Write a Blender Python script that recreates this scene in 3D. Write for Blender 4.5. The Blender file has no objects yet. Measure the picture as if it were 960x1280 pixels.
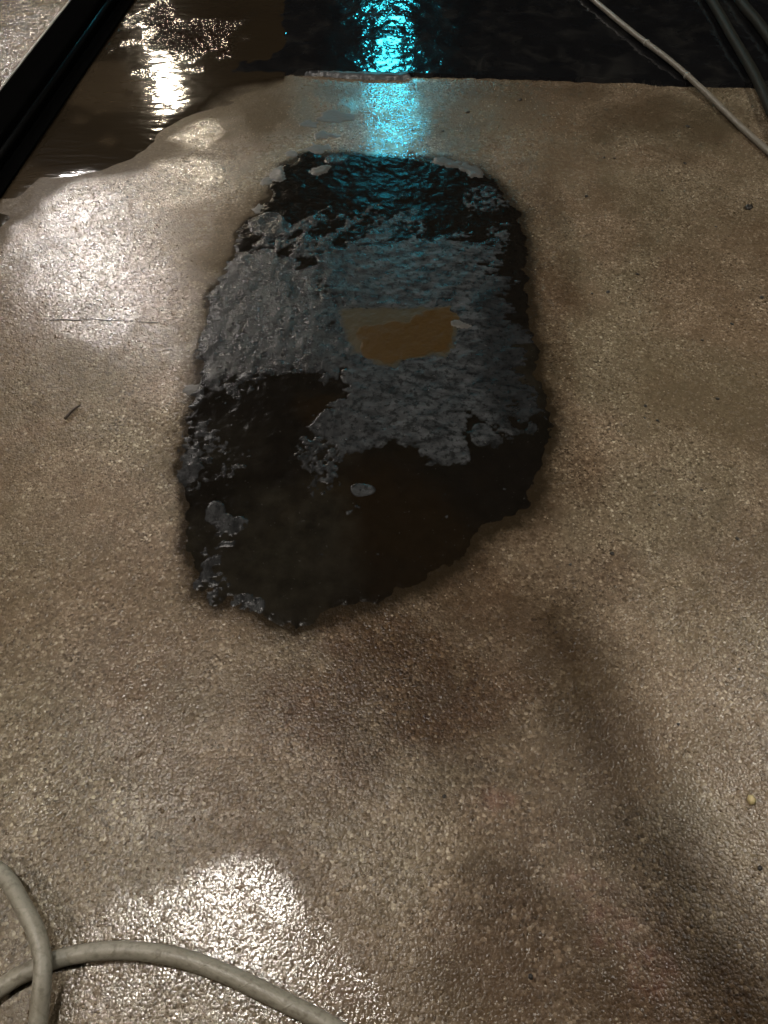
import bpy, math, random
import numpy as np
from mathutils import Vector

random.seed(7)
rng = np.random.default_rng(7)
scene = bpy.context.scene
C = scene.collection
R = math.radians

# ------------------------------------------------------------------ camera
CAM_H, PITCH, VFOV = 1.2, R(35), R(67)
cam_d = bpy.data.cameras.new('camera')
cam = bpy.data.objects.new('camera', cam_d)
C.objects.link(cam)
cam.location = (0, 0, CAM_H)
cam.rotation_euler = (PITCH, 0, 0)
cam_d.sensor_fit = 'VERTICAL'
cam_d.sensor_height = 24
cam_d.lens = 12 / math.tan(VFOV / 2)
cam_d.clip_start = 0.02
cam_d.clip_end = 400
scene.camera = cam

# ------------------------------------------------------------------ night sky, faint moon
world = bpy.data.worlds.new('World')
scene.world = world
world.use_nodes = True
wn = world.node_tree
sky = wn.nodes.new('ShaderNodeTexSky')
sky.sky_type = 'NISHITA'
sky.sun_disc = False
sky.sun_elevation = R(20)
sky.sun_rotation = R(-60)
bg = wn.nodes['Background']
wn.links.new(sky.outputs[0], bg.inputs[0])
bg.inputs[1].default_value = 0.002
sun_d = bpy.data.lights.new('moon', 'SUN')
sun_d.energy = 0.02
sun_d.angle = R(0.5)
sun_d.color = (1, .97, .9)
sun = bpy.data.objects.new('moon', sun_d)
C.objects.link(sun)
sun.rotation_euler = (R(70), 0, R(60))

scene.view_settings.view_transform = 'Standard'
scene.view_settings.look = 'None'
scene.view_settings.exposure = 0
scene.view_settings.gamma = 1
scene.render.engine = 'CYCLES'
scene.cycles.use_denoising = True
scene.cycles.filter_width = 1.6
scene.cycles.max_bounces = 5
scene.cycles.sample_clamp_indirect = 4

POWER_OVER = 60        # lamp over the near floor
POWER_LEFT = 60       # lamp left of the near floor
POWER_MID = 128
POWER_FAR = 120
FILL_RIGHT = 78  # added fill for the right side
POWER_SIGN = 30

# ------------------------------------------------------------------ helpers
TT = math.tan(VFOV / 2)
def at(px, py, z=0.0):
    """a point of the photograph (960 x 1280) as a place at height z"""
    x = (px - 480) / 640 * TT
    y = (640 - py) / 640 * TT
    dy = y * math.cos(PITCH) + math.sin(PITCH)
    dz = y * math.sin(PITCH) - math.cos(PITCH)
    t = (z - CAM_H) / dz
    return (x * t, dy * t)

def poly(pts):
    return np.array([at(*p) for p in pts])

_tab = np.random.default_rng(3).random((256, 256))
def vnoise(x, y):
    xi = np.floor(x).astype(np.int64); yi = np.floor(y).astype(np.int64)
    fx = x - xi; fy = y - yi
    fx = fx * fx * (3 - 2 * fx); fy = fy * fy * (3 - 2 * fy)
    a = _tab[xi & 255, yi & 255]; b = _tab[(xi + 1) & 255, yi & 255]
    c = _tab[xi & 255, (yi + 1) & 255]; d = _tab[(xi + 1) & 255, (yi + 1) & 255]
    return (a * (1 - fx) + b * fx) * (1 - fy) + (c * (1 - fx) + d * fx) * fy

def fbm(x, y, f=1.0, octv=4, seed=0.0):
    """about -1 .. 1"""
    s = 0; a = 1.0; n = 0
    for k in range(octv):
        s = s + a * (vnoise(x * f + seed + 17.3 * k, y * f - seed * 1.7 + 31.1 * k) * 2 - 1)
        n += a; a *= 0.5; f *= 2.03
    return s / n * 1.6

def sdf(P, x, y):
    """signed distance to polygon P, negative inside"""
    d = np.full(x.shape, 1e9); s = np.ones(x.shape)
    n = len(P)
    for i in range(n):
        ax, ay = P[i]; bx, by = P[i - 1]
        ex, ey = bx - ax, by - ay
        wx, wy = x - ax, y - ay
        t = np.clip((wx * ex + wy * ey) / (ex * ex + ey * ey + 1e-12), 0, 1)
        d = np.minimum(d, (wx - ex * t) ** 2 + (wy - ey * t) ** 2)
        c1 = y >= ay; c2 = y < by; c3 = ex * wy > ey * wx
        flip = (c1 & c2 & c3) | (~c1 & ~c2 & ~c3)
        s = np.where(flip, -s, s)
    return s * np.sqrt(d)

def sstep(a, b, v):
    t = np.clip((v - a) / (b - a), 0, 1)
    return t * t * (3 - 2 * t)

def floor_z(x, y):
    """the slab is not quite level"""
    return 0.0016 * fbm(x, y, 3.1, 2, 4.0) + 0.0007 * fbm(x, y, 14, 2, 9.0)

def blob(x, y, px, py, rx, ry, rough=0.35, seed=0.0):
    """soft ragged spot given by its centre and reach in the photograph, as a floor area"""
    cx, cy = at(px, py)
    wx = abs(at(px + rx, py)[0] - cx); wy = abs(at(px, py - ry)[1] - cy)
    q = np.sqrt(((x - cx) / wx) ** 2 + ((y - cy) / wy) ** 2)
    q = q + rough * fbm(x, y, 9, 4, seed)
    return 1 - sstep(0.35, 1.15, q)

def link(name, me, mat, parent=None, smooth=True):
    o = bpy.data.objects.new(name, me)
    C.objects.link(o)
    if mat: me.materials.append(mat)
    if smooth:
        me.polygons.foreach_set('use_smooth', [True] * len(me.polygons))
    if parent: o.parent = parent
    return o

def tag(o, label, cat, group=None):
    o['label'] = label; o['category'] = cat
    if group: o['group'] = group
    return o

def structure(o):
    o['kind'] = 'structure'; return o

def empty(name, loc, label, cat, group=None, rz=0):
    o = bpy.data.objects.new(name, None)
    C.objects.link(o); o.location = loc; o.rotation_euler.z = rz
    return tag(o, label, cat, group)

def attr(me, name, v):
    a = me.attributes.new(name, 'FLOAT', 'POINT')
    a.data.foreach_set('value', np.ascontiguousarray(v, dtype=np.float32).ravel())

def grid_mesh(name, xs, ys, zfun, keep=None, attrs=None, origin=(0, 0, 0)):
    X, Y = np.meshgrid(xs, ys)
    Z = zfun(X, Y)
    nx, ny = len(xs), len(ys)
    idx = np.arange(nx * ny).reshape(ny, nx)
    F = np.stack([idx[:-1, :-1], idx[:-1, 1:], idx[1:, 1:], idx[1:, :-1]], -1).reshape(-1, 4)
    V = np.stack([X, Y, Z], -1).reshape(-1, 3)
    if keep is not None:
        kf = keep(X, Y).ravel()
        F = F[kf[F].any(axis=1)]
    used = np.unique(F)
    remap = np.full(nx * ny, -1); remap[used] = np.arange(len(used))
    F = remap[F]; V = V[used] - np.array(origin)
    me = bpy.data.meshes.new(name)
    me.vertices.add(len(V)); me.vertices.foreach_set('co', V.astype(np.float32).ravel())
    me.loops.add(F.size); me.loops.foreach_set('vertex_index', F.astype(np.int32).ravel())
    me.polygons.add(len(F))
    me.polygons.foreach_set('loop_start', np.arange(0, F.size, 4, dtype=np.int32))
    me.polygons.foreach_set('loop_total', np.full(len(F), 4, dtype=np.int32))
    me.update(calc_edges=True)
    for k, v in (attrs or {}).items():
        attr(me, k, v(X, Y).ravel()[used])
    return me

def spline(pts, n=12):
    P = [Vector(p) for p in pts]
    out = []
    for i in range(len(P) - 1):
        p0 = P[max(i - 1, 0)]; p1 = P[i]; p2 = P[i + 1]; p3 = P[min(i + 2, len(P) - 1)]
        for k in range(n):
            t = k / n
            out.append(0.5 * ((2 * p1) + (p2 - p0) * t + (2 * p0 - 5 * p1 + 4 * p2 - p3) * t * t
                              + (3 * p1 - p0 - 3 * p2 + p3) * t ** 3))
    out.append(P[-1])
    return out

def tube_mesh(name, pts, r, seg=16, wobble=0.0, origin=(0, 0, 0), taper=None):
    V = []; F = []; A = []; G = []
    L = 0; prev = None
    O = Vector(origin)
    up = Vector((0, 0, 1))
    for i, p in enumerate(pts):
        t = (pts[min(i + 1, len(pts) - 1)] - pts[max(i - 1, 0)]).normalized()
        s = t.cross(up).normalized(); u = s.cross(t)
        if prev is not None: L += (p - prev).length
        prev = p
        rr = r * (1 + wobble * math.sin(L * 41) * math.sin(L * 17 + 1)) * (taper(i / (len(pts) - 1)) if taper else 1)
        for k in range(seg):
            a = 2 * math.pi * k / seg
            V.append(p - O + (s * math.cos(a) + u * math.sin(a)) * rr)
            A.append(L); G.append(a)
    n = len(pts)
    for i in range(n - 1):
        for k in range(seg):
            b = (k + 1) % seg
            F.append((i * seg + k, i * seg + b, (i + 1) * seg + b, (i + 1) * seg + k))
    F.append(tuple(range(seg - 1, -1, -1))); F.append(tuple((n - 1) * seg + k for k in range(seg)))
    me = bpy.data.meshes.new(name)
    me.from_pydata(V, [], F); me.update()
    attr(me, 'run', np.array(A)); attr(me, 'turn', np.array(G))
    return me

def box_mesh(name, size, loc=(0, 0, 0), bevel=0.0):
    import bmesh
    bm = bmesh.new()
    bmesh.ops.create_cube(bm, size=1)
    for v in bm.verts:
        v.co = Vector((v.co.x * size[0] + loc[0], v.co.y * size[1] + loc[1], v.co.z * size[2] + loc[2]))
    if bevel:
        bmesh.ops.bevel(bm, geom=list(bm.edges), offset=bevel, segments=3, affect='EDGES', profile=.5)
    me = bpy.data.meshes.new(name); bm.to_mesh(me); bm.free()
    return me

# ------------------------------------------------------------------ material kit
class NT:
    def __init__(self, name):
        self.m = bpy.data.materials.new(name); self.m.use_nodes = True
        self.t = self.m.node_tree; self.p = self.t.nodes['Principled BSDF']
        self.co = self.n('ShaderNodeTexCoord').outputs['Object']
    def n(self, kind, **kw):
        o = self.t.nodes.new(kind)
        for k, v in kw.items(): setattr(o, k, v)
        return o
    def set(self, sock, v):
        if hasattr(v, 'is_output') or isinstance(v, bpy.types.NodeSocket): self.t.links.new(v, sock)
        elif isinstance(v, (tuple, list)) and len(v) == 3 and len(sock.default_value) == 4: sock.default_value = (*v, 1)
        else: sock.default_value = v
    def P(self, **kw):
        for k, v in kw.items(): self.set(self.p.inputs[k.replace('_', ' ')], v)
        return self.m
    def attr(self, name):
        return self.n('ShaderNodeAttribute', attribute_name=name).outputs['Fac']
    def math(self, op, a, b=0.0, c=0.0, clamp=False):
        o = self.n('ShaderNodeMath', operation=op, use_clamp=clamp)
        self.set(o.inputs[0], a); self.set(o.inputs[1], b); self.set(o.inputs[2], c)
        return o.outputs[0]
    def mix(self, f, a, b, blend='MIX'):
        o = self.n('ShaderNodeMix', data_type='RGBA', blend_type=blend)
        self.set(o.inputs[0], f); self.set(o.inputs[6], a); self.set(o.inputs[7], b)
        return o.outputs[2]
    def fmix(self, f, a, b):
        o = self.n('ShaderNodeMix', data_type='FLOAT')
        self.set(o.inputs[0], f); self.set(o.inputs[2], a); self.set(o.inputs[3], b)
        return o.outputs[0]
    def noise(self, scale, detail=3, rough=.5, dist=0, vec=None):
        o = self.n('ShaderNodeTexNoise')
        self.t.links.new(vec or self.co, o.inputs['Vector'])
        o.inputs['Scale'].default_value = scale; o.inputs['Detail'].default_value = detail
        o.inputs['Roughness'].default_value = rough; o.inputs['Distortion'].default_value = dist
        return o.outputs['Fac']
    def voro(self, scale, feature='F1', rnd=1, vec=None):
        o = self.n('ShaderNodeTexVoronoi', feature=feature)
        self.t.links.new(vec or self.co, o.inputs['Vector'])
        o.inputs['Scale'].default_value = scale; o.inputs['Randomness'].default_value = rnd
        return o
    def ramp(self, f, stops):
        o = self.n('ShaderNodeValToRGB')
        self.set(o.inputs[0], f)
        e = o.color_ramp.elements
        while len(e) < len(stops): e.new(.5)
        for q, (p, c) in zip(e, stops):
            q.position = p
            q.color = (*c, 1) if isinstance(c, (tuple, list)) else (c, c, c, 1)
        return o.outputs[0]
    def stretch(self, sx, sy, sz, rz=0):
        o = self.n('ShaderNodeMapping')
        self.t.links.new(self.co, o.inputs['Vector'])
        o.inputs['Scale'].default_value = (sx, sy, sz); o.inputs['Rotation'].default_value = (0, 0, rz)
        return o.outputs[0]
    def bump(self, h, dist, strength=1.0, normal=None):
        o = self.n('ShaderNodeBump')
        self.set(o.inputs['Height'], h); self.set(o.inputs['Distance'], dist); self.set(o.inputs['Strength'], strength)
        if normal is not None: self.t.links.new(normal, o.inputs['Normal'])
        return o.outputs[0]

# --- wet exposed-aggregate concrete
def concrete_material():
    m = NT('wet_aggregate_concrete')
    damp, gloss, red, pale, mud, soot = (m.attr(k) for k in ('damp', 'gloss', 'red', 'pale', 'mud', 'soot'))
    wet, rust = m.attr('wet'), m.attr('rust')
    v = m.voro(215); v2 = m.voro(440)
    sep = m.n('ShaderNodeSeparateColor'); m.t.links.new(v.outputs['Color'], sep.inputs[0])
    grain = m.ramp(sep.outputs[0], [(0, (.028, .020, .011)), (.3, (.088, .066, .042)), (.72, (.205, .160, .110)),
                                    (.92, (.32, .265, .19)), (1, (.50, .44, .33))])
    sep2 = m.n('ShaderNodeSeparateColor'); m.t.links.new(v2.outputs['Color'], sep2.inputs[0])
    fine = m.ramp(sep2.outputs[1], [(0, (.10, .075, .05)), (.6, (.15, .117, .08)), (1, (.34, .285, .20))])
    col = m.mix(m.math('GREATER_THAN', sep.outputs[2], .55), grain, fine)
    paste = m.mix(m.noise(90, 4), (.09, .067, .042), (.17, .134, .088))
    col = m.mix(m.math('MULTIPLY', m.ramp(v.outputs['Distance'], [(.35, 0), (.75, 1)]), .4), col, paste)
    # big soft mottling of the slab
    big = m.noise(3.2, 5, .6, .6)
    col = m.mix(m.ramp(big, [(.36, .72), (.62, 0)]), col, (.085, .058, .033))
    med = m.noise(16, 4, .6, .4)
    col = m.mix(m.ramp(med, [(.35, .5), (.58, 0)]), col, (.085, .063, .038))
    col = m.mix(m.ramp(m.noise(7.5, 5, .65, .8), [(.52, 0), (.72, .3)]), col, (.185, .15, .10))
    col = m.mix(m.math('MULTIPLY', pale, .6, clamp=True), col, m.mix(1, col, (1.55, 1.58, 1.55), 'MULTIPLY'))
    hue = m.noise(2.6, 4, .55, .8)
    col = m.mix(m.ramp(hue, [(.40, 1), (.52, 0)]), col, (1.04, .99, .985), 'MULTIPLY')
    col = m.mix(m.ramp(hue, [(.5, 0), (.62, 1)]), col, (.94, .97, .955), 'MULTIPLY')
    # damp dirt with its own ragged edge
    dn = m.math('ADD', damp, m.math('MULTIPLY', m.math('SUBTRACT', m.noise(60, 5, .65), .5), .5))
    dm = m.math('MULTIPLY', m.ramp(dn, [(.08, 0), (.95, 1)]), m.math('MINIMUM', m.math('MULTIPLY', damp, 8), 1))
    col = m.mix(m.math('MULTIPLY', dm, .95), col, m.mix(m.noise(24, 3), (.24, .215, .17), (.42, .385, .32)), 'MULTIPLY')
    col = m.mix(m.math('MULTIPLY', rust, m.ramp(m.noise(28, 5, .65), [(.3, .6), (.62, 1)])), col, m.mix(m.noise(60, 4), (.40, .29, .22), (.60, .475, .375)), 'MULTIPLY')
    sn = m.math('ADD', soot, m.math('MULTIPLY', m.math('SUBTRACT', m.noise(75, 5, .7), .5), .9))
    sn = m.math('MULTIPLY', m.ramp(sn, [(.18, 0), (.85, 1)]), m.math('MINIMUM', m.math('MULTIPLY', soot, 6), 1))
    col = m.mix(m.math('MULTIPLY', mud, .85), col, m.mix(m.noise(30, 4), (.040, .029, .017), (.066, .049, .030)))
    col = m.mix(m.math('MULTIPLY', red, m.ramp(m.noise(40, 4), [(.4, .02), (.7, .3)])), col, (.20, .07, .06))
    col = m.mix(m.math('MULTIPLY', sn, .95), col, (.015, .0105, .006))
    # relief
    h = m.math('SUBTRACT', 1.0, m.math('POWER', v.outputs['Distance'], 1.5))
    h = m.math('MULTIPLY', h, m.ramp(sep.outputs[1], [(0, .35), (1, 1)]))
    h = m.math('ADD', h, m.math('MULTIPLY', m.math('SUBTRACT', 1, v2.outputs['Distance']), .30))
    h = m.math('ADD', h, m.math('MULTIPLY', m.noise(120, 3), .6))
    st = m.fmix(gloss, .55, 1)
    st = m.math('MULTIPLY', st, m.math('SUBTRACT', 1, m.math('MULTIPLY', mud, .8)))
    nb = m.bump(h, m.fmix(gloss, .0017, .0010), m.math('MULTIPLY', st, m.math('SUBTRACT', 1, m.math('MULTIPLY', wet, .9))))
    nb = m.bump(m.math('SUBTRACT', 1, m.voro(120).outputs['Distance']), .0006, wet, nb)
    nb = m.bump(m.noise(45, 3), .0022, m.math('MULTIPLY', .5, m.math('SUBTRACT', 1, m.math('MULTIPLY', wet, .75))), nb)
    rough = m.math('ADD', m.fmix(wet, m.fmix(gloss, .26, .12), .06), m.math('MULTIPLY', mud, .06))
    rough = m.math('ADD', rough, m.math('MULTIPLY', m.math('SUBTRACT', m.noise(70, 3), .5), .12), clamp=True)
    cn = m.bump(h, .00045, .8)
    cn = m.bump(m.noise(30, 3), .0016, .5, cn)
    m.P(Base_Color=col, Roughness=rough, Normal=nb, IOR=1.42, Coat_Roughness=.11, Coat_Normal=cn)
    m.set(m.p.inputs['Coat Weight'], m.math('MULTIPLY', m.math('POWER', gloss, 1.6), m.ramp(m.noise(38, 4, .65), [(.34, .12), (.60, .9)])))
    m.set(m.p.inputs['Specular IOR Level'], m.math('MULTIPLY', m.fmix(gloss, .42, .95), m.math('MULTIPLY', m.math('SUBTRACT', 1, m.math('MULTIPLY', sn, .8)), m.math('MULTIPLY', m.math('SUBTRACT', 1, m.math('MULTIPLY', dm, .6)), m.math('SUBTRACT', 1, m.math('MULTIPLY', mud, .93))))))
    return m.m

def pebble_material():
    m = NT('wet_pebble')
    c = m.voro(160, 'F1').outputs['Color']
    s = m.n('ShaderNodeSeparateColor'); m.t.links.new(c, s.inputs[0])
    col = m.ramp(s.outputs[0], [(0, (.10, .07, .045)), (.5, (.20, .155, .11)), (.85, (.22, .175, .12)), (1, (.27, .225, .165))])
    return m.P(Base_Color=col, Roughness=.16, IOR=1.45)

def tar_material():
    m = NT('black_tar')
    gb, br = m.attr('grime'), m.attr('brown')
    n = m.noise(35, 5, .6)
    col = m.mix(n, (.003, .0026, .002), (.008, .0065, .005))
    col = m.mix(m.math('MULTIPLY', br, .45), col, m.mix(n, (.008, .005, .002), (.015, .009, .004)))
    gm = m.math('MULTIPLY', m.math('MULTIPLY', gb, .75), m.ramp(m.noise(26, 5, .7), [(.35, .25), (.65, 1)]))
    col = m.mix(gm, col, (.024, .021, .015))
    sp = m.ramp(m.noise(150, 2), [(.70, 0), (.76, 1)])
    col = m.mix(m.math('MULTIPLY', sp, .5), col, (.06, .055, .05))
    h = m.math('ADD', m.noise(50, 4), m.math('MULTIPLY', m.noise(260, 2), .35))
    nb = m.bump(h, .0016, .6)
    m.p.inputs['Specular IOR Level'].default_value = .055
    return m.P(Base_Color=col, Roughness=m.ramp(m.noise(40, 3), [(.3, .10), (.7, .26)]), Normal=nb, IOR=1.36)

def film_material():
    m = NT('grey_adhesive_residue')
    bl, left, dark, fade = m.attr('shine'), m.attr('scrape'), m.attr('thin'), m.attr('fade')
    s1 = m.noise(26, 5, .62, .6, m.stretch(1.9, .5, 1, R(-40)))
    s2 = m.noise(30, 5, .62, .4, m.stretch(.8, 1.5, 1, R(12)))
    sm = m.fmix(left, s2, s1)
    col = m.mix(m.ramp(sm, [(.36, 0), (.64, 1)]), m.mix(left, (.0105, .011, .0114), (.008, .008, .008)), m.mix(left, (.047, .0485, .050), (.028, .0285, .029)))
    sp = m.ramp(m.noise(70, 5, .7), [(.40, 1), (.5, 0)])
    col = m.mix(m.math('MULTIPLY', sp, .8), col, (.006, .006, .006))
    col = m.mix(m.math('MULTIPLY', dark, .7), col, (.006, .006, .006))
    fn = m.math('ADD', fade, m.math('MULTIPLY', m.math('SUBTRACT', m.noise(110, 4, .7), .5), .9))
    col = m.mix(m.ramp(fn, [(.2, 0), (.75, 1)]), (.007, .0065, .006), col)
    h = m.math('ADD', m.math('MULTIPLY', sm, m.fmix(left, .5, .6)), m.math('MULTIPLY', m.noise(210, 3), .45))
    nb = m.bump(h, .0035, m.fmix(bl, .5, 1))
    dr = m.ramp(m.voro(60).outputs['Distance'], [(.0, 1), (.16, 0)])
    nb = m.bump(dr, .0022, .7, nb)
    m.p.inputs['Specular IOR Level'].default_value = .24
    return m.P(Base_Color=col, Roughness=m.fmix(bl, .26, .17), Normal=nb, IOR=1.42)

def simple(name, c1, c2, scale, rough, bump=0, bscale=80, metallic=0, spec=.5):
    m = NT(name)
    n = m.noise(scale, 5, .6)
    kw = dict(Base_Color=m.mix(n, c1, c2), Roughness=rough, Metallic=metallic)
    if bump: kw['Normal'] = m.bump(m.noise(bscale, 4, .6), bump, .8)
    m.P(**kw)
    m.p.inputs['Specular IOR Level'].default_value = spec
    return m.m

def mud_water_material():
    m = NT('muddy_water')
    n = m.noise(5, 4, .6, .5)
    lt = m.attr('light')
    col = m.mix(n, (.012, .0085, .005), (.022, .0155, .009))
    col = m.mix(lt, col, (.06, .043, .026))
    h = m.noise(26, 2, .5, .3, m.stretch(.55, 1.5, 1))
    nb = m.bump(h, .0035, .3)
    rp = m.attr('ripple')
    nb = m.bump(m.voro(120).outputs['Distance'], .0016, rp, nb)
    m.p.inputs['Specular IOR Level'].default_value = .4
    return m.P(Base_Color=col, Roughness=.07, Normal=nb, IOR=1.333, Alpha=m.attr('depth'))

def mat_rubber_material():
    m = NT('wet_black_rubber')
    v = m.voro(75)
    drops = m.ramp(v.outputs['Distance'], [(.0, 1), (.45, 0)])
    h = m.math('ADD', m.math('MULTIPLY', drops, .8), m.noise(35, 4, .6))
    nb = m.bump(h, .00042, .8)
    m.p.inputs['Specular IOR Level'].default_value = .35
    col = m.mix(m.noise(6, 4, .6), (.0025, .0025, .003), (.008, .008, .0085))
    col = m.mix(m.ramp(m.noise(9, 5, .7, .6), [(.5, 0), (.75, .7)]), col, (.022, .021, .019))
    return m.P(Base_Color=col, Roughness=.09, Normal=nb, IOR=1.36)

def hose_material():
    m = NT('ribbed_grey_hose')
    a, g = m.attr('run'), m.attr('turn')
    ph = m.math('FRACT', m.math('SUBTRACT', m.math('MULTIPLY', a, 1 / .062), m.math('MULTIPLY', g, 1 / (2 * math.pi))))
    line = m.ramp(ph, [(.0, 0), (.47, 0), (.5, 1), (.53, 0)])
    col = m.mix(m.noise(60, 5, .65), (.185, .172, .138), (.275, .258, .208))
    col = m.mix(m.math('MULTIPLY', line, m.ramp(m.noise(22, 2), [(.42, 0), (.6, .55)])), col, (.16, .14, .10))
    col = m.mix(m.ramp(m.noise(140, 3), [(.5, 0), (.7, .7)]), col, (.10, .085, .058))
    col = m.mix(m.ramp(m.noise(14, 5, .7), [(.5, 0), (.75, .5)]), col, (.14, .12, .085))
    nb = m.bump(m.math('ADD', m.math('MULTIPLY', line, -.4), m.noise(180, 3)), .0008, .8)
    return m.P(Base_Color=col, Roughness=.42, Normal=nb)

def emit(name, col, strength):
    m = NT(name)
    return m.P(Base_Color=(.8, .8, .8), Emission_Color=col, Emission_Strength=strength)

M_con = concrete_material(); M_peb = pebble_material(); M_tar = tar_material(); M_film = film_material()
M_water = mud_water_material(); M_rub = mat_rubber_material(); M_hose = hose_material()
def soft_edge(name, outer, c1, c2, amount, spec):
    m = NT(name)
    e = m.math('ADD', m.attr('edge'), m.math('MULTIPLY', m.math('SUBTRACT', m.noise(85, 5, .7), .5), amount))
    n = m.noise(130, 4, .65)
    col = m.mix(m.ramp(e, [(.08, 0), (.7, 1)]), outer, m.mix(n, c1, c2))
    nb = m.bump(m.math('ADD', m.noise(190, 3), m.noise(60, 3)), .0010, .8)
    m.P(Base_Color=col, Roughness=.42, Normal=nb)
    m.p.inputs['Specular IOR Level'].default_value = spec
    return m.m
M_rim = soft_edge('pale_grout_scrape', (.020, .0205, .0195), (.020, .016, .009), (.046, .037, .020), 1.5, .1)
M_bare = soft_edge('ochre_grout', (.036, .028, .015), (.028, .0155, .0045), (.046, .027, .008), 1.4, .06)
M_flake = simple('dried_grey_flake', (.032, .030, .027), (.085, .08, .072), 90, .42, .0006, 120, 0, .3)
M_edge = simple('rubber_edge_glint', (.012, .013, .014), (.04, .043, .046), 40, .4, .0006, 80)  # paler than the mat: edge highlight put into the colour
M_steel = simple('black_painted_steel', (.0012, .0012, .0012), (.0025, .0025, .0025), 20, .9, .0004, 60, 0, 0)
M_gloss = simple('black_gloss_steel', (.002, .002, .002), (.004, .004, .004), 20, .28, .0003, 60)
M_lip = simple('pale_steel', (.10, .095, .08), (.3, .28, .24), 50, .4, .001, 90)  # pale grey for the beam's top strip, the ties and couplings
M_cable = simple('dusty_grey_cable', (.10, .088, .07), (.18, .162, .13), 40, .42, .0006, 150)
M_oldhose = simple('olive_grey_hose', (.006, .0056, .0042), (.019, .018, .013), 30, .6, .0005, 120, 0, .15)
M_grit = simple('dark_grit', (.006, .005, .004), (.02, .015, .01), 200, .5)
M_twig = simple('brown_twig', (.02, .012, .006), (.05, .03, .015), 120, .6)
M_yel = simple('yellow_pebble', (.38, .30, .14), (.52, .44, .24), 200, .35)
M_pole = simple('galvanised_steel', (.25, .25, .25), (.4, .4, .4), 20, .45, metallic=.8)
M_roof = simple('dull_grey_sheet', (.05, .048, .045), (.08, .077, .072), 3, .7)

# ------------------------------------------------------------------ outlines read off the photograph
PATCH = poly([(350,205),(385,190),(430,188),(470,195),(520,195),(560,200),(600,212),(632,235),(650,262),(658,300),
  (663,360),(675,420),(683,480),(688,540),(686,600),(668,630),(650,648),(620,662),(597,672),(585,695),(555,725),
  (520,742),(490,752),(455,762),(420,778),(385,788),(345,782),(318,765),(300,755),(270,755),(245,742),(232,700),
  (226,640),(220,580),(222,520),(235,485),(250,420),(262,360),(285,320),(305,275),(330,245)])
FILM_LEFT = poly([(262,345),(290,315),(330,308),(365,325),(405,350),(425,390),(437,430),(430,470),(400,478),(330,488),(240,488),(242,440),(250,390)])
FILM_MID = poly([(395,318),(470,305),(560,298),(600,300),(632,310),(640,345),(650,400),(660,455),(655,500),(620,525),
  (584,515),(581,580),(540,577),(525,560),(490,548),(450,568),(420,565),(390,540),(400,520),(435,500),(430,470),(430,420),(400,350)])
FILM_TOP = poly([(315,290),(350,275),(400,268),(470,262),(530,268),(560,295),(560,315),(400,335),(340,320),(300,315)])
FILM_LOW = poly([(590,515),(675,490),(676,545),(640,560),(595,555)])
BARE = poly([(436,418),(450,409),(475,404),(508,399),(532,385),(562,382),(574,398),(571,425),(562,448),(540,443),(508,453),(482,458),(455,449)])
RIM = poly([(420,385),(445,383),(500,386),(560,382),(575,400),(574,425),(560,452),(540,448),(510,452),(490,462),(462,455),(440,442),(428,418)])
PUDDLE = poly([(-60,345),(0,308),(40,264),(90,230),(140,224),(185,208),(222,184),(232,165),(262,150),(300,128),(335,105),(330,60),(345,-30),(345,-90),(120,-90),(125,-20),(60,130),(0,200),(-60,240)])
GLIT_A = poly([(-20,325),(50,266),(90,230),(150,222),(215,200),(285,205),(290,235),(210,270),(225,320),(245,370),(250,430),(230,500),(205,520),(180,450),(60,420),(-20,400)])
GLIT_B = poly([(300,1078),(350,1090),(405,1125),(440,1185),(475,1240),(500,1320),(60,1300),(80,1180),(170,1120),(225,1108)])
GLIT_C = poly([(190,205),(240,196),(292,208),(275,232),(215,236)])
GLIT_E = poly([(-90,-90),(110,-90),(85,0),(0,110),(-90,200)])
GLIT_F = poly([(455,96),(518,98),(540,188),(552,205),(478,200),(456,185)])
GLIT_D = poly([(222,172),(262,150),(282,165),(255,182)])

def patch_sd(x, y):
    return sdf(PATCH, x, y) + .014 * fbm(x, y, 12, 4, 2.0) + .007 * fbm(x, y, 60, 3, 5.0)

# ------------------------------------------------------------------ the ground
def spread_axis(lo, hi, step, far):
    core = list(np.arange(lo, hi + step * .5, step))
    a, s = core[-1], step
    up = []
    while a < far: s *= 1.35; a += s; up.append(a)
    a, s = core[0], step; dn = []
    while a > -far: s *= 1.35; a -= s; dn.append(a)
    return np.array(dn[::-1] + core + up)

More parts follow.
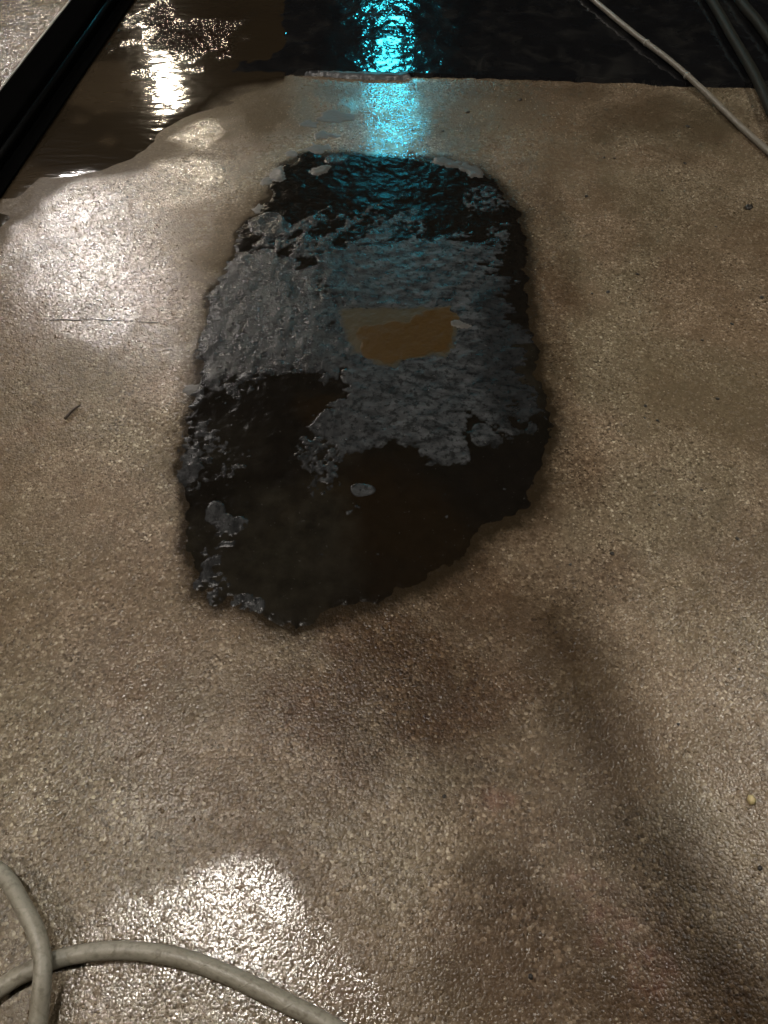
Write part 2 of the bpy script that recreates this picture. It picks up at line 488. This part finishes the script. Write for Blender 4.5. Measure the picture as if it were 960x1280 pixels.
def m_damp(x, y):
    d = sdf(PATCH, x, y)
    right = sstep(.0, .25, x)
    w = .022 + .035 * right
    v = .75 * np.exp(-np.maximum(d, 0) / w)
    for (px, py, rx, ry, k) in [(520,850,170,130,.30),(430,800,140,40,.35),(590,790,110,70,.25),(455,925,60,50,.28),(690,740,70,60,.2),
                                (740,830,60,60,.32),(620,1120,90,60,.36),(690,1170,200,120,.22),(840,1240,160,80,.3),
                                (840,155,100,40,.55),(640,112,300,18,.4),(120,400,60,60,.15),(800,330,120,90,.12),(580,170,60,40,.3),(330,1000,170,110,.16),(360,1100,70,45,.22),(290,330,70,90,.40),
                                (300,170,110,60,.25),(120,500,100,60,.10),(170,640,60,90,.12),(60,330,70,40,.18),(520,950,170,60,.22),
                                (700,300,25,110,.4),(705,560,30,120,.4),(40,830,120,100,.12),(960,950,14,90,.3)]:
        v = np.maximum(v, k * blob(x, y, px, py, rx, ry, .4, px * .01)) + .25 * k * blob(x, y, px, py, rx, ry, .4, px * .01)
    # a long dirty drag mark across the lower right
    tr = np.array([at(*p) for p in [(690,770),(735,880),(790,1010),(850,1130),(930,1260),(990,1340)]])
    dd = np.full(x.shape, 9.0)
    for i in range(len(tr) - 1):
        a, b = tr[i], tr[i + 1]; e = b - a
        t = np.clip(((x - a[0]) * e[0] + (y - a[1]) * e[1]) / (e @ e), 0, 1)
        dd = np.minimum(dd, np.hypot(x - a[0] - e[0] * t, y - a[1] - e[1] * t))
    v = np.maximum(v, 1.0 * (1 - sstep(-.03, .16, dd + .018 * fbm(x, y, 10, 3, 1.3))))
    return np.clip(v, 0, 1)

def m_rust(x, y):
    v = np.zeros(x.shape)
    for (px, py, rx, ry, k) in [(520,850,200,130,1.15),(460,930,90,80,.7),(610,760,80,80,.7),(690,1180,180,120,.55),(820,1250,200,70,.7),(640,1000,90,120,.45),(700,420,30,200,.5),(880,300,130,90,.25)]:
        v = np.maximum(v, k * blob(x, y, px, py, rx, ry, .45, px * .06))
    return v

def m_wet(x, y):
    n = .06 * fbm(x, y, 13, 4, 8.5)
    return np.maximum((1 - sstep(-.03, .03, sdf(GLIT_F, x, y) + n)) * (.65 + .35 * sstep(-.35, .2, fbm(x, y * .6, 22, 3, 3.3))), .5 * (1 - sstep(-.02, .03, sdf(GLIT_D, x, y) + n)))

def m_soot(x, y):
    d = patch_sd(x, y)
    w = .014 + .036 * sstep(-.02, .3, x) + .03 * sstep(.95, .65, y)
    return np.clip(np.exp(-np.maximum(d + .004, 0) / (w * .55)), 0, 1)

def m_gloss(x, y):
    n = .02 * fbm(x, y, 16, 4, 8.0)
    v = np.zeros(x.shape)
    for P, w, k in ((GLIT_A, .11, .82), (GLIT_B, .03, 1), (GLIT_C, .05, 1), (GLIT_D, .04, .8), (GLIT_E, .03, .9), (GLIT_F, .06, 1)):
        v = np.maximum(v, k * (1 - sstep(-w * .5, w * .5, sdf(P, x, y) + n)))
    v = np.maximum(v, .30 * blob(x, y, 860, 900, 220, 300, .4, 3.0))
    v = np.maximum(v, .45 * blob(x, y, 480, 130, 90, 80, .3, 3.5))
    v = np.maximum(v, .35 * blob(x, y, 100, 800, 220, 260, .4, 4.0))
    return np.clip(v, 0, 1)

def m_red(x, y):
    v = np.zeros(x.shape)
    for (px, py, rx, ry, k) in [(622,1003,26,22,.7),(720,1105,62,42,.8),(765,1165,45,35,.7),(815,1215,30,30,.6),(400,800,40,30,.15)]:
        v = np.maximum(v, k * blob(x, y, px, py, rx, ry, .5, px * .02))
    return v

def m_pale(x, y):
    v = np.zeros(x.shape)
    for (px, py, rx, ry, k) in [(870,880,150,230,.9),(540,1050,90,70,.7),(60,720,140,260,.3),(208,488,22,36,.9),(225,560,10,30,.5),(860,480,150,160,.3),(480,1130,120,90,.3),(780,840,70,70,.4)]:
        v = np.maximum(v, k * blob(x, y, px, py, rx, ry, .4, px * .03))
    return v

def m_mud(x, y):
    d = sdf(PUDDLE, x, y)
    v = .95 * (1 - sstep(-.02, .17, d + .03 * fbm(x, y, 8, 3)))
    for (px, py, rx, ry, k) in [(300,120,110,60,.9),(300,290,75,80,.7),(240,40,120,40,.6),(380,130,120,45,.55),(600,140,170,45,.5),(760,150,200,55,.35),(20,270,60,70,.9)]:
        v = np.maximum(v, k * blob(x, y, px, py, rx, ry, .35, px * .04))
    n = .02 * fbm(x, y, 16, 4, 8.0)
    for P in (GLIT_A, GLIT_C, GLIT_D, GLIT_F):
        v = v * (1 - .95 * (1 - sstep(-.02, .02, sdf(P, x, y) + n)))
    return np.clip(v, 0, 1)

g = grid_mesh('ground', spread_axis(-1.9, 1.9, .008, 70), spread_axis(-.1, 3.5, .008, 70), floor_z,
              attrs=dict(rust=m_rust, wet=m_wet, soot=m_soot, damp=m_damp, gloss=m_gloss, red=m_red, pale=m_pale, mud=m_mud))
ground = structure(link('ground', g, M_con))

# ------------------------------------------------------------------ loose proud stones of the aggregate: nobody could count them
def ico():
    t = (1 + 5 ** .5) / 2
    v = np.array([(-1,t,0),(1,t,0),(-1,-t,0),(1,-t,0),(0,-1,t),(0,1,t),(0,-1,-t),(0,1,-t),(t,0,-1),(t,0,1),(-t,0,-1),(-t,0,1)], float)
    v /= np.linalg.norm(v[0])
    f = np.array([(0,11,5),(0,5,1),(0,1,7),(0,7,10),(0,10,11),(1,5,9),(5,11,4),(11,10,2),(10,7,6),(7,1,8),(3,9,4),(3,4,2),(3,2,6),(3,6,8),(3,8,9),(4,9,5),(2,4,11),(6,2,10),(8,6,7),(9,8,1)])
    return v, f
IV, IF = ico()
def stones_mesh(name, x, y, z, rx, ry, rz):
    n = len(x)
    a = rng.random(n) * 6.283
    jit = 1 + .22 * (rng.random((n, 12)) - .5)
    vx = IV[None, :, 0] * rx[:, None] * jit; vy = IV[None, :, 1] * ry[:, None] * jit; vz = IV[None, :, 2] * rz[:, None] * jit
    ca, sa = np.cos(a)[:, None], np.sin(a)[:, None]
    V = np.stack([x[:, None] + vx * ca - vy * sa, y[:, None] + vx * sa + vy * ca, z[:, None] + vz], -1).reshape(-1, 3)
    F = (IF[None] + (np.arange(n) * 12)[:, None, None]).reshape(-1, 3)
    me = bpy.data.meshes.new(name)
    me.vertices.add(len(V)); me.vertices.foreach_set('co', V.astype(np.float32).ravel())
    me.loops.add(F.size); me.loops.foreach_set('vertex_index', F.astype(np.int32).ravel())
    me.polygons.add(len(F))
    me.polygons.foreach_set('loop_start', np.arange(0, F.size, 3, dtype=np.int32))
    me.polygons.foreach_set('loop_total', np.full(len(F), 3, dtype=np.int32))
    me.update(calc_edges=True)
    return me
N = 42000
sx = rng.uniform(-1.7, 1.7, N); sy = rng.uniform(-.05, 2.5, N) ** 1.0
ok = (patch_sd(sx, sy) > .0) & (np.abs(sx) < .62 + .42 * sy)
ok &= sdf(PUDDLE, sx, sy) > .02
ok &= rng.random(N) > np.maximum(m_mud(sx, sy) * 1.05, m_damp(sx, sy) * 1.5)
ok &= rng.random(N) > m_pale(sx, sy) * .5
sx, sy = sx[ok], sy[ok]
sr = rng.uniform(.0010, .0023, len(sx)) * (1 + .4 * (rng.random(len(sx)) > .93))
st = link('aggregate_stones', stones_mesh('aggregate_stones', sx, sy, floor_z(sx, sy) + sr * .05, sr * rng.uniform(1, 1.5, len(sx)), sr, sr * .55), M_peb)
st['kind'] = 'stuff'

# ------------------------------------------------------------------ muddy puddle
def puddle_sd(x, y):
    return sdf(PUDDLE, x, y) + .02 * fbm(x, y, 7, 4, 6.0) * (y < 2.35) - .25 * sstep(2.42, 2.55, y) * (x > at(142, 0)[0]) * (x < at(375, 60)[0] + .04 * fbm(y, y * 0, 9, 2))
lo, hi = PUDDLE.min(0) - .05, PUDDLE.max(0) + .05
me = grid_mesh('puddle', np.arange(lo[0], hi[0], .008), np.arange(lo[1], hi[1], .008),
               lambda x, y: -.0016 + .0038 * sstep(.02, -.10, puddle_sd(x, y)),
               keep=lambda x, y: puddle_sd(x, y) < .014,
               attrs=dict(depth=lambda x, y: sstep(.014, -.015 - .16 * sstep(at(215, 150)[0], at(290, 140)[0], x) * (y < 2.5), puddle_sd(x, y) + .02 * fbm(x, y, 25, 4, 3.0)), ripple=lambda x, y: blob(x, y, 232, 44, 62, 40, .7, 2.0), light=lambda x, y: np.clip(.4 * blob(x, y, 130, 110, 55, 45, .8) + .3 * blob(x, y, 40, 245, 60, 40, .4), 0, 1)))
structure(link('puddle', me, M_water))

# ------------------------------------------------------------------ the black patch and what is left on it
ox, oy = at(455, 500)
tar = empty('tar_patch', (ox, oy, 0), 'oval black tar patch in the middle of the wet concrete, grey residue on it', 'tar patch')
O = (ox, oy, 0)
def tar_h(x, y):
    d = patch_sd(x, y)
    return .0028 * sstep(.004, -.03, d) - .0012 + .0009 * fbm(x, y, 40, 3, 3.0)
lo, hi = PATCH.min(0) - .03, PATCH.max(0) + .03
TX, TY = np.arange(lo[0], hi[0], .0026), np.arange(lo[1], hi[1], .0026)
def grime(x, y):
    v = np.zeros(x.shape)
    for (px, py, rx, ry, k) in [(330,700,110,95,.7),(400,690,50,110,.6),(300,560,60,40,.3),(350,760,80,30,.7),(660,470,22,60,.5),(420,540,50,40,.4)]:
        v = np.maximum(v, k * blob(x, y, px, py, rx, ry, .5, px * .05))
    return v
me = grid_mesh('tar_layer', TX, TY, lambda x, y: floor_z(x, y) + tar_h(x, y), keep=lambda x, y: patch_sd(x, y) < .004, origin=O,
               attrs=dict(grime=grime, brown=lambda x, y: np.clip(blob(x, y, 500, 660, 130, 110, .4, 2) + blob(x, y, 400, 515, 40, 25, .4, 3), 0, 1)))
link('tar_layer', me, M_tar, tar)

def film_mask(x, y):
    """positive where the grey residue is left; ragged, scraped along two directions"""
    c, s = math.cos(R(50)), math.sin(R(50))
    u, w = x * c + y * s, -x * s + y * c
    scr = fbm(u * .35, w, 42, 4, 1.0)                      # diagonal scrapes
    hor = fbm(x * .35, y, 60, 4, 2.0)                      # level wrinkles
    fine = fbm(x, y, 95, 3, 7.0)
    def inn(P, w_): return np.clip(-sdf(P, x, y) / w_, -1, 1)
    a = inn(FILM_LEFT, .06) * .95 + .1 + .42 * scr + .30 * fine + .12 - .75 * blob(x, y, 330, 470, 90, 30, .4)
    b = inn(FILM_MID, .035) * 1.0 + .05 + .35 * fine + .25 * hor + .25 - .7 * blob(x, y, 650, 350, 70, 75, .3) + 1.0 * hor * blob(x, y, 625, 380, 110, 130, .2)
    t = inn(FILM_TOP, .03) * .55 + .7 * scr + .45 * fine - .2
    l = inn(FILM_LOW, .02) * .5 + .7 * fbm(x, y, 45, 4, 12.0) - .15
    m = np.maximum(np.maximum(a, b), np.maximum(t, l))
    for (px, py, rx, ry, k) in [(272,640,20,22,1.0),(285,655,24,10,.7),(455,612,16,9,.9),(250,565,60,35,.35),(640,540,14,8,.9),(600,545,10,10,.9),
                                (270,700,30,60,.25),(345,285,25,14,.9),(300,752,14,9,1.0),(262,744,13,9,1.0),(240,735,10,12,.9),(320,758,9,9,.9),
                                (237,495,20,16,.9),(232,590,14,22,.7),(400,560,50,40,.3),(610,250,30,18,.35),(620,310,30,30,.4),(420,200,12,5,.5)]:
        m = np.maximum(m, -1 + (1 + k) * blob(x, y, px, py, rx * 1.4, ry * 1.4, .5, px * .07) + .5 * fine * (k < .8))
    m = np.minimum(m, np.clip((sdf(RIM, x, y) + .010 + .004 * fine) / .008, -1, 1))
    m = np.minimum(m, -(patch_sd(x, y) - .004) / .01)
    return m
def film_z(x, y):
    c, s = math.cos(R(50)), math.sin(R(50))
    u, w = x * c + y * s, -x * s + y * c
    m = film_mask(x, y)
    left = sstep(.02, -.08, x - ox + .03)
    rid = .0006 * fbm(u * .4, w, 55, 3, 1.0) * left + (.0003 * fbm(x * .6, y, 60, 3, 2.0) + .0002 * fbm(x, y, 90, 3, 5.0)) * (1 - left)
    return floor_z(x, y) + tar_h(x, y) - .0012 + .0019 * sstep(-.25, .5, m) + rid * sstep(-.1, .5, m)
FX, FY = np.arange(lo[0], hi[0], .0028), np.arange(lo[1], hi[1], .0028)
me = grid_mesh('adhesive_film', FX, FY, film_z, keep=lambda x, y: film_mask(x, y) > -.2, origin=O,
               attrs=dict(fade=lambda x, y: sstep(-.15, .75, film_mask(x, y)), scrape=lambda x, y: sstep(.12, -.16, x - ox + .03), thin=lambda x, y: np.clip(.9 * blob(x, y, 345, 470, 80, 35, .5) + 1.1 * blob(x, y, 640, 430, 42, 140, .4) + .5 * blob(x, y, 400, 300, 60, 25, .6), 0, 1), shine=lambda x, y: np.clip(blob(x, y, 330, 390, 130, 110, .2) + blob(x, y, 540, 270, 150, 60, .3), 0, 1)))
link('adhesive_film', me, M_film, tar)

def pad(name, P, h, mat, parent, origin, jag=.004, step=.004, base=tar_h, seed=0.0, dome=.004):
    f = lambda x, y: sdf(P, x, y) + jag * fbm(x, y, 70, 3, seed) + jag * fbm(x, y, 25, 2, seed + 3)
    l, u = P.min(0) - .02, P.max(0) + .02
    me = grid_mesh(name, np.arange(l[0], u[0], step), np.arange(l[1], u[1], step),
                   lambda x, y: floor_z(x, y) + (base(x, y) if base else 0) - .0012 + (h + .0012) * sstep(.003, -dome, f(x, y)) + .0003 * fbm(x, y, 150, 2, seed),
                   keep=lambda x, y: f(x, y) < .003, origin=origin, attrs=dict(edge=lambda x, y: sstep(.002, -.022, f(x, y))))
    return link(name, me, mat, parent)
pad('scraped_rim', RIM, .0008, M_rim, tar, O, seed=3, jag=.005, step=.0025)
pad('bare_spot', BARE, .0016, M_bare, tar, O, seed=5, dome=.012, jag=.005, step=.0025)

# dried flakes lying on and around the patch, each its own piece
def flake_outline(px, py, rx, ry, rot, seed):
    r = random.Random(seed); pts = []
    for k in range(14):
        a = 2 * math.pi * k / 14
        q = r.uniform(.62, 1.1)
        dx, dy = rx * q * math.cos(a), ry * q * math.sin(a)
        pts.append((px + dx * math.cos(rot) - dy * math.sin(rot), py + dx * math.sin(rot) + dy * math.cos(rot)))
    return poly(pts)
for i, (px, py, rx, ry, rot) in enumerate([(420,146,24,8,.0),(388,156,14,6,.1),(407,170,18,5,.0),(397,186,24,7,-.1),(365,193,10,6,.3),
        (348,218,8,10,.5),(332,228,9,6,-.4),(398,214,12,5,-.2),(560,203,20,7,.2),(590,213,18,7,.5),(322,262,9,5,-.6),
        (240,486,14,7,-.3),
        (572,405,16,4,.15)]):
    inside = patch_sd(*(np.array([v]) for v in at(px, py)))[0] < -.01
    P = flake_outline(px, py, rx, ry, rot, i)
    base = (lambda x, y: tar_h(x, y) + .0018) if inside else None
    pad('residue_flake', P, .0014 if inside else .0011, M_flake, tar, O, jag=.006, step=.0032, base=base, seed=i * 1.3, dome=.003)

# ------------------------------------------------------------------ black rubber mat across the top
x0, ymat = at(292, 94); x1 = at(980, 112)[0]
rub_o = (at(620, 97)[0], 3.2, 0)
rub = empty('rubber_mat', rub_o, 'wet black rubber mat across the top of the concrete, glinting cyan', 'rubber mat')
def mat_front(x):
    pts = [(250,93),(300,92),(380,93),(430,95),(480,98),(515,97),(560,99),(700,102),(800,106),(900,110),(1000,113)]
    w = np.array([at(*p) for p in pts])
    return np.interp(x, w[:, 0], w[:, 1])
def mat_sd(x, y):
    left = at(300, 60)[0] + .10 * fbm(y, y * 0 + .3, 3, 3, 4)
    return np.maximum(mat_front(x) - y + .006 * fbm(x, y * 0, 30, 3, 2), left - x)
me = grid_mesh('rubber_sheet', np.arange(at(290, 60)[0] - .3, 2.6, .008), np.arange(2.35, 4.6, .008),
               lambda x, y: (.0035 + .0095 * sstep(at(325, 60)[0], at(410, 60)[0], x)) * sstep(.001, -.012, mat_sd(x, y)) - .003 + .002 * fbm(x, y, 5, 3, 1.0) + .0006 * fbm(x, y, 40, 3, 4.0),
               keep=lambda x, y: mat_sd(x, y) < .004, origin=rub_o)
link('rubber_sheet', me, M_rub, rub)
E = poly([(376,92),(410,92),(460,94),(508,95),(514,98),(505,100),(470,100),(430,97),(390,94)])
pad('edge_glint', E, .0125, M_edge, rub, rub_o, jag=.003, step=.005, base=None, seed=2)  # raised pale strip, painted as the wet glint on the mat's front edge

# ------------------------------------------------------------------ black steel beam, upper left
BH = .075
p0 = Vector((*at(85, 0, BH), 0)); p1 = Vector((*at(0, 108, BH), 0))
d = (p1 - p0).normalized(); nrm = Vector((-d.y, d.x, 0))
if nrm.x < 0: nrm = -nrm
BW = .10
mid = p0 * .5 + p1 * .5 + nrm * (BW / 2)
beam = empty('steel_beam', mid, 'black steel beam lying on wet concrete at the upper left corner', 'beam', rz=math.atan2(d.y, d.x))
link('beam_body', box_mesh('beam_body', (4.4, BW, BH - .004), (0, 0, (BH - .004) / 2 + .002), .008), M_steel, beam)
side = 1 if Vector((-math.sin(beam.rotation_euler.z), math.cos(beam.rotation_euler.z), 0)).dot(nrm) > 0 else -1
link('edge_strip', box_mesh('edge_strip', (4.4, .006, .004), (0, -side * (BW / 2 - .006), BH - .001), .001), M_lip, beam)
link('foot_flange', box_mesh('foot_flange', (4.4, .044, .008), (0, side * (BW / 2 + .026), .008), .002), M_steel, beam)
link('side_plate', box_mesh('side_plate', (4.38, .004, BH - .045), (0, side * (BW / 2 + .002), BH / 2 - .004), 0), M_gloss, beam)

# ------------------------------------------------------------------ hoses and cable
def path(pxs, z):
    return [(*at(px, py, zz), zz) for (px, py, zz) in [(p[0], p[1], p[2] if len(p) > 2 else z) for p in pxs]]
r = .0116; zf = r + .0015
pts = path([(760,1470),(600,1400),(480,1325),(400,1275),(365,1257),(325,1237),(275,1214),(225,1197),(175,1189),(125,1189),(75,1198),(30,1217),(0,1235),
            (-60,1275),(-140,1290),(-210,1240),(-220,1150),(-170,1075),(-100,1050),(-40,1065,zf + .008),(5,1095,zf + .018),(27,1130,zf + .024),(45,1165,zf + .027),
            (53,1200,zf + .027),(52,1235,zf + .024),(48,1275,zf + .014),(40,1330,zf + .002),(20,1420)], zf)
ho = (*at(125, 1189), 0)
hose = empty('garden_hose', ho, 'thick pale grey hose looped over itself in the lower left corner', 'hose')
link('hose_tube', tube_mesh('hose_tube', spline(pts, 14), r, 24, .02, ho), M_hose, hose)
for e, s in ((0, 1), (-1, -1)):
    a = Vector(pts[e]); b = Vector(pts[e + s])
    t = (a - b).normalized()
    link('coupling', tube_mesh('coupling', [a - t * .01, a + t * .03], r * 1.25, 16, 0, ho), M_pole, hose)

rc = .0085
pts = path([(640,-90),(690,-45),(742,0),(790,40),(840,78),(885,114),(925,150),(965,186),(1010,228)], .024)
pts = [(x, y, .024 if i < 5 else (.016 if i == 5 else .011)) for i, (x, y, _) in enumerate(pts)]
co_ = (*at(885, 114), 0)
cab = empty('power_cable', co_, 'thin pale cable running straight over the mat edge at upper right', 'cable')
link('cable_sheath', tube_mesh('cable_sheath', spline(pts, 10), rc, 14, .03, co_), M_cable, cab)
for k in (3, 4):
    a = Vector(pts[k]); b = Vector(pts[k + 1]); t = (b - a).normalized(); a = a + t * .08
    link('cable_tie', tube_mesh('cable_tie', [a, a + t * .006], rc * 1.25, 14, 0, co_), M_lip, cab)

def side_hose(pxs, rad, label):
    o_ = (*at(*pxs[2][:2]), 0)
    e = empty('rubber_hose', o_, label, 'hose', 'dull hoses at the upper right')
    link('hose_tube', tube_mesh('hose_tube', spline(path(pxs, rad + .012), 12), rad, 18, .02, o_), M_oldhose, e)
    a = Vector(path(pxs, rad + .012)[0]); b = Vector(path(pxs, rad + .012)[1]); t = (a - b).normalized()
    link('coupling', tube_mesh('coupling', [a - t * .02, a + t * .04], rad * 1.2, 16, 0, o_), M_lip, e)
side_hose([(850,-60),(892,5),(915,45),(938,84),(955,118),(985,190),(1020,290)], .015, 'dull olive hose beside the cable, curving off the right edge')
side_hose([(880,-70),(925,0),(946,26),(965,52),(1010,120),(1060,220)], .016, 'dull dark hose in the very corner at upper right')

# ------------------------------------------------------------------ small litter
def grit_piece(name, px, py, w, h_, rot, mat, label, cat, group=None, flat=.5):
    x, y = at(px, py)
    k = at(px + 1, py)[0] - at(px, py)[0]
    n = np.array([0.0])
    me = stones_mesh(name, n, n, n, np.array([w * k]), np.array([h_ * k * 1.3]), np.array([min(w, h_) * k * flat]))
    o = link(name, me, mat)
    o.location = (x, y, float(floor_z(np.array([x]), np.array([y]))[0]) + min(w, h_) * k * flat * .5)
    o.rotation_euler.z = rot
    return tag(o, label, cat, group)
grit_piece('leaf_scrap', 936, 259, 8, 4, .2, M_grit, 'largest dark leaf scrap, near the right edge on the brown concrete', 'leaf scrap')
for (px, py, w) in [(755,197,3),(768,198,3),(733,245,4),(856,204,3.5),(828,238,2.5),(952,372,4.5),(797,342,3),(760,365,4),(740,367,2.5),(897,498,4),(860,158,4),
                    (807,507,3.5),(822,525,3),(806,522,2.5),(877,612,3),(922,673,4),(765,692,4.5),(713,706,3),(824,631,2.5),(924,836,3),(663,1221,5),(950,1085,5),
                    (585,140,4),(553,164,3.5),(555,996,4),(503,245,3),(878,425,3),(915,405,3.5),(848,905,3),(650,125,4),(895,283,2.5)]:
    grit_piece('grit_crumb', px, py, w * .8, w * .5, random.uniform(0, 6), M_grit, 'tiny dark crumb of grit lying on the bare wet concrete', 'grit', 'dark crumbs on the concrete')
grit_piece('pebble', 939, 1000, 6, 5.5, .3, M_yel, 'small round yellow pebble on the concrete at the right edge', 'pebble', flat=.8)
a = Vector((*at(82, 525), .004)); b = Vector((*at(92, 515), .006)); c = Vector((*at(102, 508), .005))
tw = link('twig', tube_mesh('twig', spline([a, b, c], 6), .0026, 8, .1, tuple(b), taper=lambda t: 1.2 - .7 * t), M_twig)
tw.location = b
tag(tw, 'short dark twig lying on the concrete left of the black patch', 'twig')

# hairline crack in the slab
cp = [Vector((*at(px, py), .0012)) for (px, py) in [(62,401),(80,400),(95,401),(115,399),(135,401),(155,402),(180,404),(198,404)]]
for p in cp: p.z = float(floor_z(np.array([p.x]), np.array([p.y]))[0]) + .0002
structure(link('crack', tube_mesh('crack', spline(cp, 5), .0008, 6, .6), M_grit))

# ------------------------------------------------------------------ open canopy overhead with its lamps (they show as reflections) and an added right fill lamp
CZ = 3.5
can = empty('canopy', (-.5, 4.5, 0), 'flat grey canopy on steel posts over the wet concrete', 'canopy')
def canpart(name, size, loc, mat, bev=.01):
    return link(name, box_mesh(name, size, (loc[0] + .5, loc[1] - 4.5, loc[2]), bev), mat, can, smooth=False)
canpart('roof_sheet', (14, 17, .12), (-.5, 4.5, CZ + .1), M_roof)
for k in range(5): canpart('joist', (.12, 16.6, .16), (-6.5 + 3 * k, 4.5, CZ + .45), M_roof)
for px_, py_ in ((-6.8, -3.2), (5.8, -3.2), (-6.8, 12.2), (5.8, 12.2)): canpart('post', (.16, .16, CZ + .03), (px_, py_, (CZ + .03) / 2), M_pole)

def ceiling_lamp(x, y, w, l, power, col, label):
    e = empty('ceiling_lamp', (x, y, CZ), label, 'lamp', 'white lamps under the canopy')
    link('lamp_housing', box_mesh('lamp_housing', (w + .06, l + .06, .07), (0, 0, 0), .01), M_pole, e, smooth=False)
    S = power / (math.pi * w * l)
    link('lamp_diffuser', box_mesh('lamp_diffuser', (w, l, .03), (0, 0, -.045), .008), emit('lamp_glow', col, S), e, smooth=False)
    return e
WARM = (1, .87, .72)
ceiling_lamp(-.80, .78, .26, .2, POWER_OVER, (1, .93, .84), 'white ceiling lamp under the canopy above the hose')
ceiling_lamp(-2.7, -.6, .3, .3, POWER_LEFT, WARM, 'white ceiling lamp under the canopy left of the hose')
ceiling_lamp(2.95, 1.3, .3, .3, FILL_RIGHT, (1, .94, .84), 'added fill lamp under the canopy right of the yellow pebble')  # added out of view to brighten the right of the floor
ceiling_lamp(-2.75, 6.1, .26, .26, POWER_MID, (1, .92, .86), 'white ceiling lamp under the canopy beyond the beam')
ceiling_lamp(-2.6, 9.5, .24, .24, POWER_FAR, (1, .84, .62), 'white ceiling lamp farthest under the canopy beyond the puddle')

# hanging cyan light box
t_ = 5.3
sg = empty('light_box', (.07, 8.0, 2.25), 'glowing cyan light box hanging from the canopy beyond the mat', 'light box')
link('box_frame', box_mesh('box_frame', (.26, .10, .66), (0, .06, .33), .01), M_steel, sg, smooth=False)
link('light_face', box_mesh('light_face', (.12, .03, .56), (0, -.008, .33), .006), emit('cyan_glow', (.04, .62, .78), POWER_SIGN / (math.pi * .0672)), sg, smooth=False)
for s in (-.09, .09): link('hanger', box_mesh('hanger', (.02, .02, CZ + .03 - 2.91), (s, .06, .66 + (CZ + .03 - 2.91) / 2), .002), M_pole, sg, smooth=False)
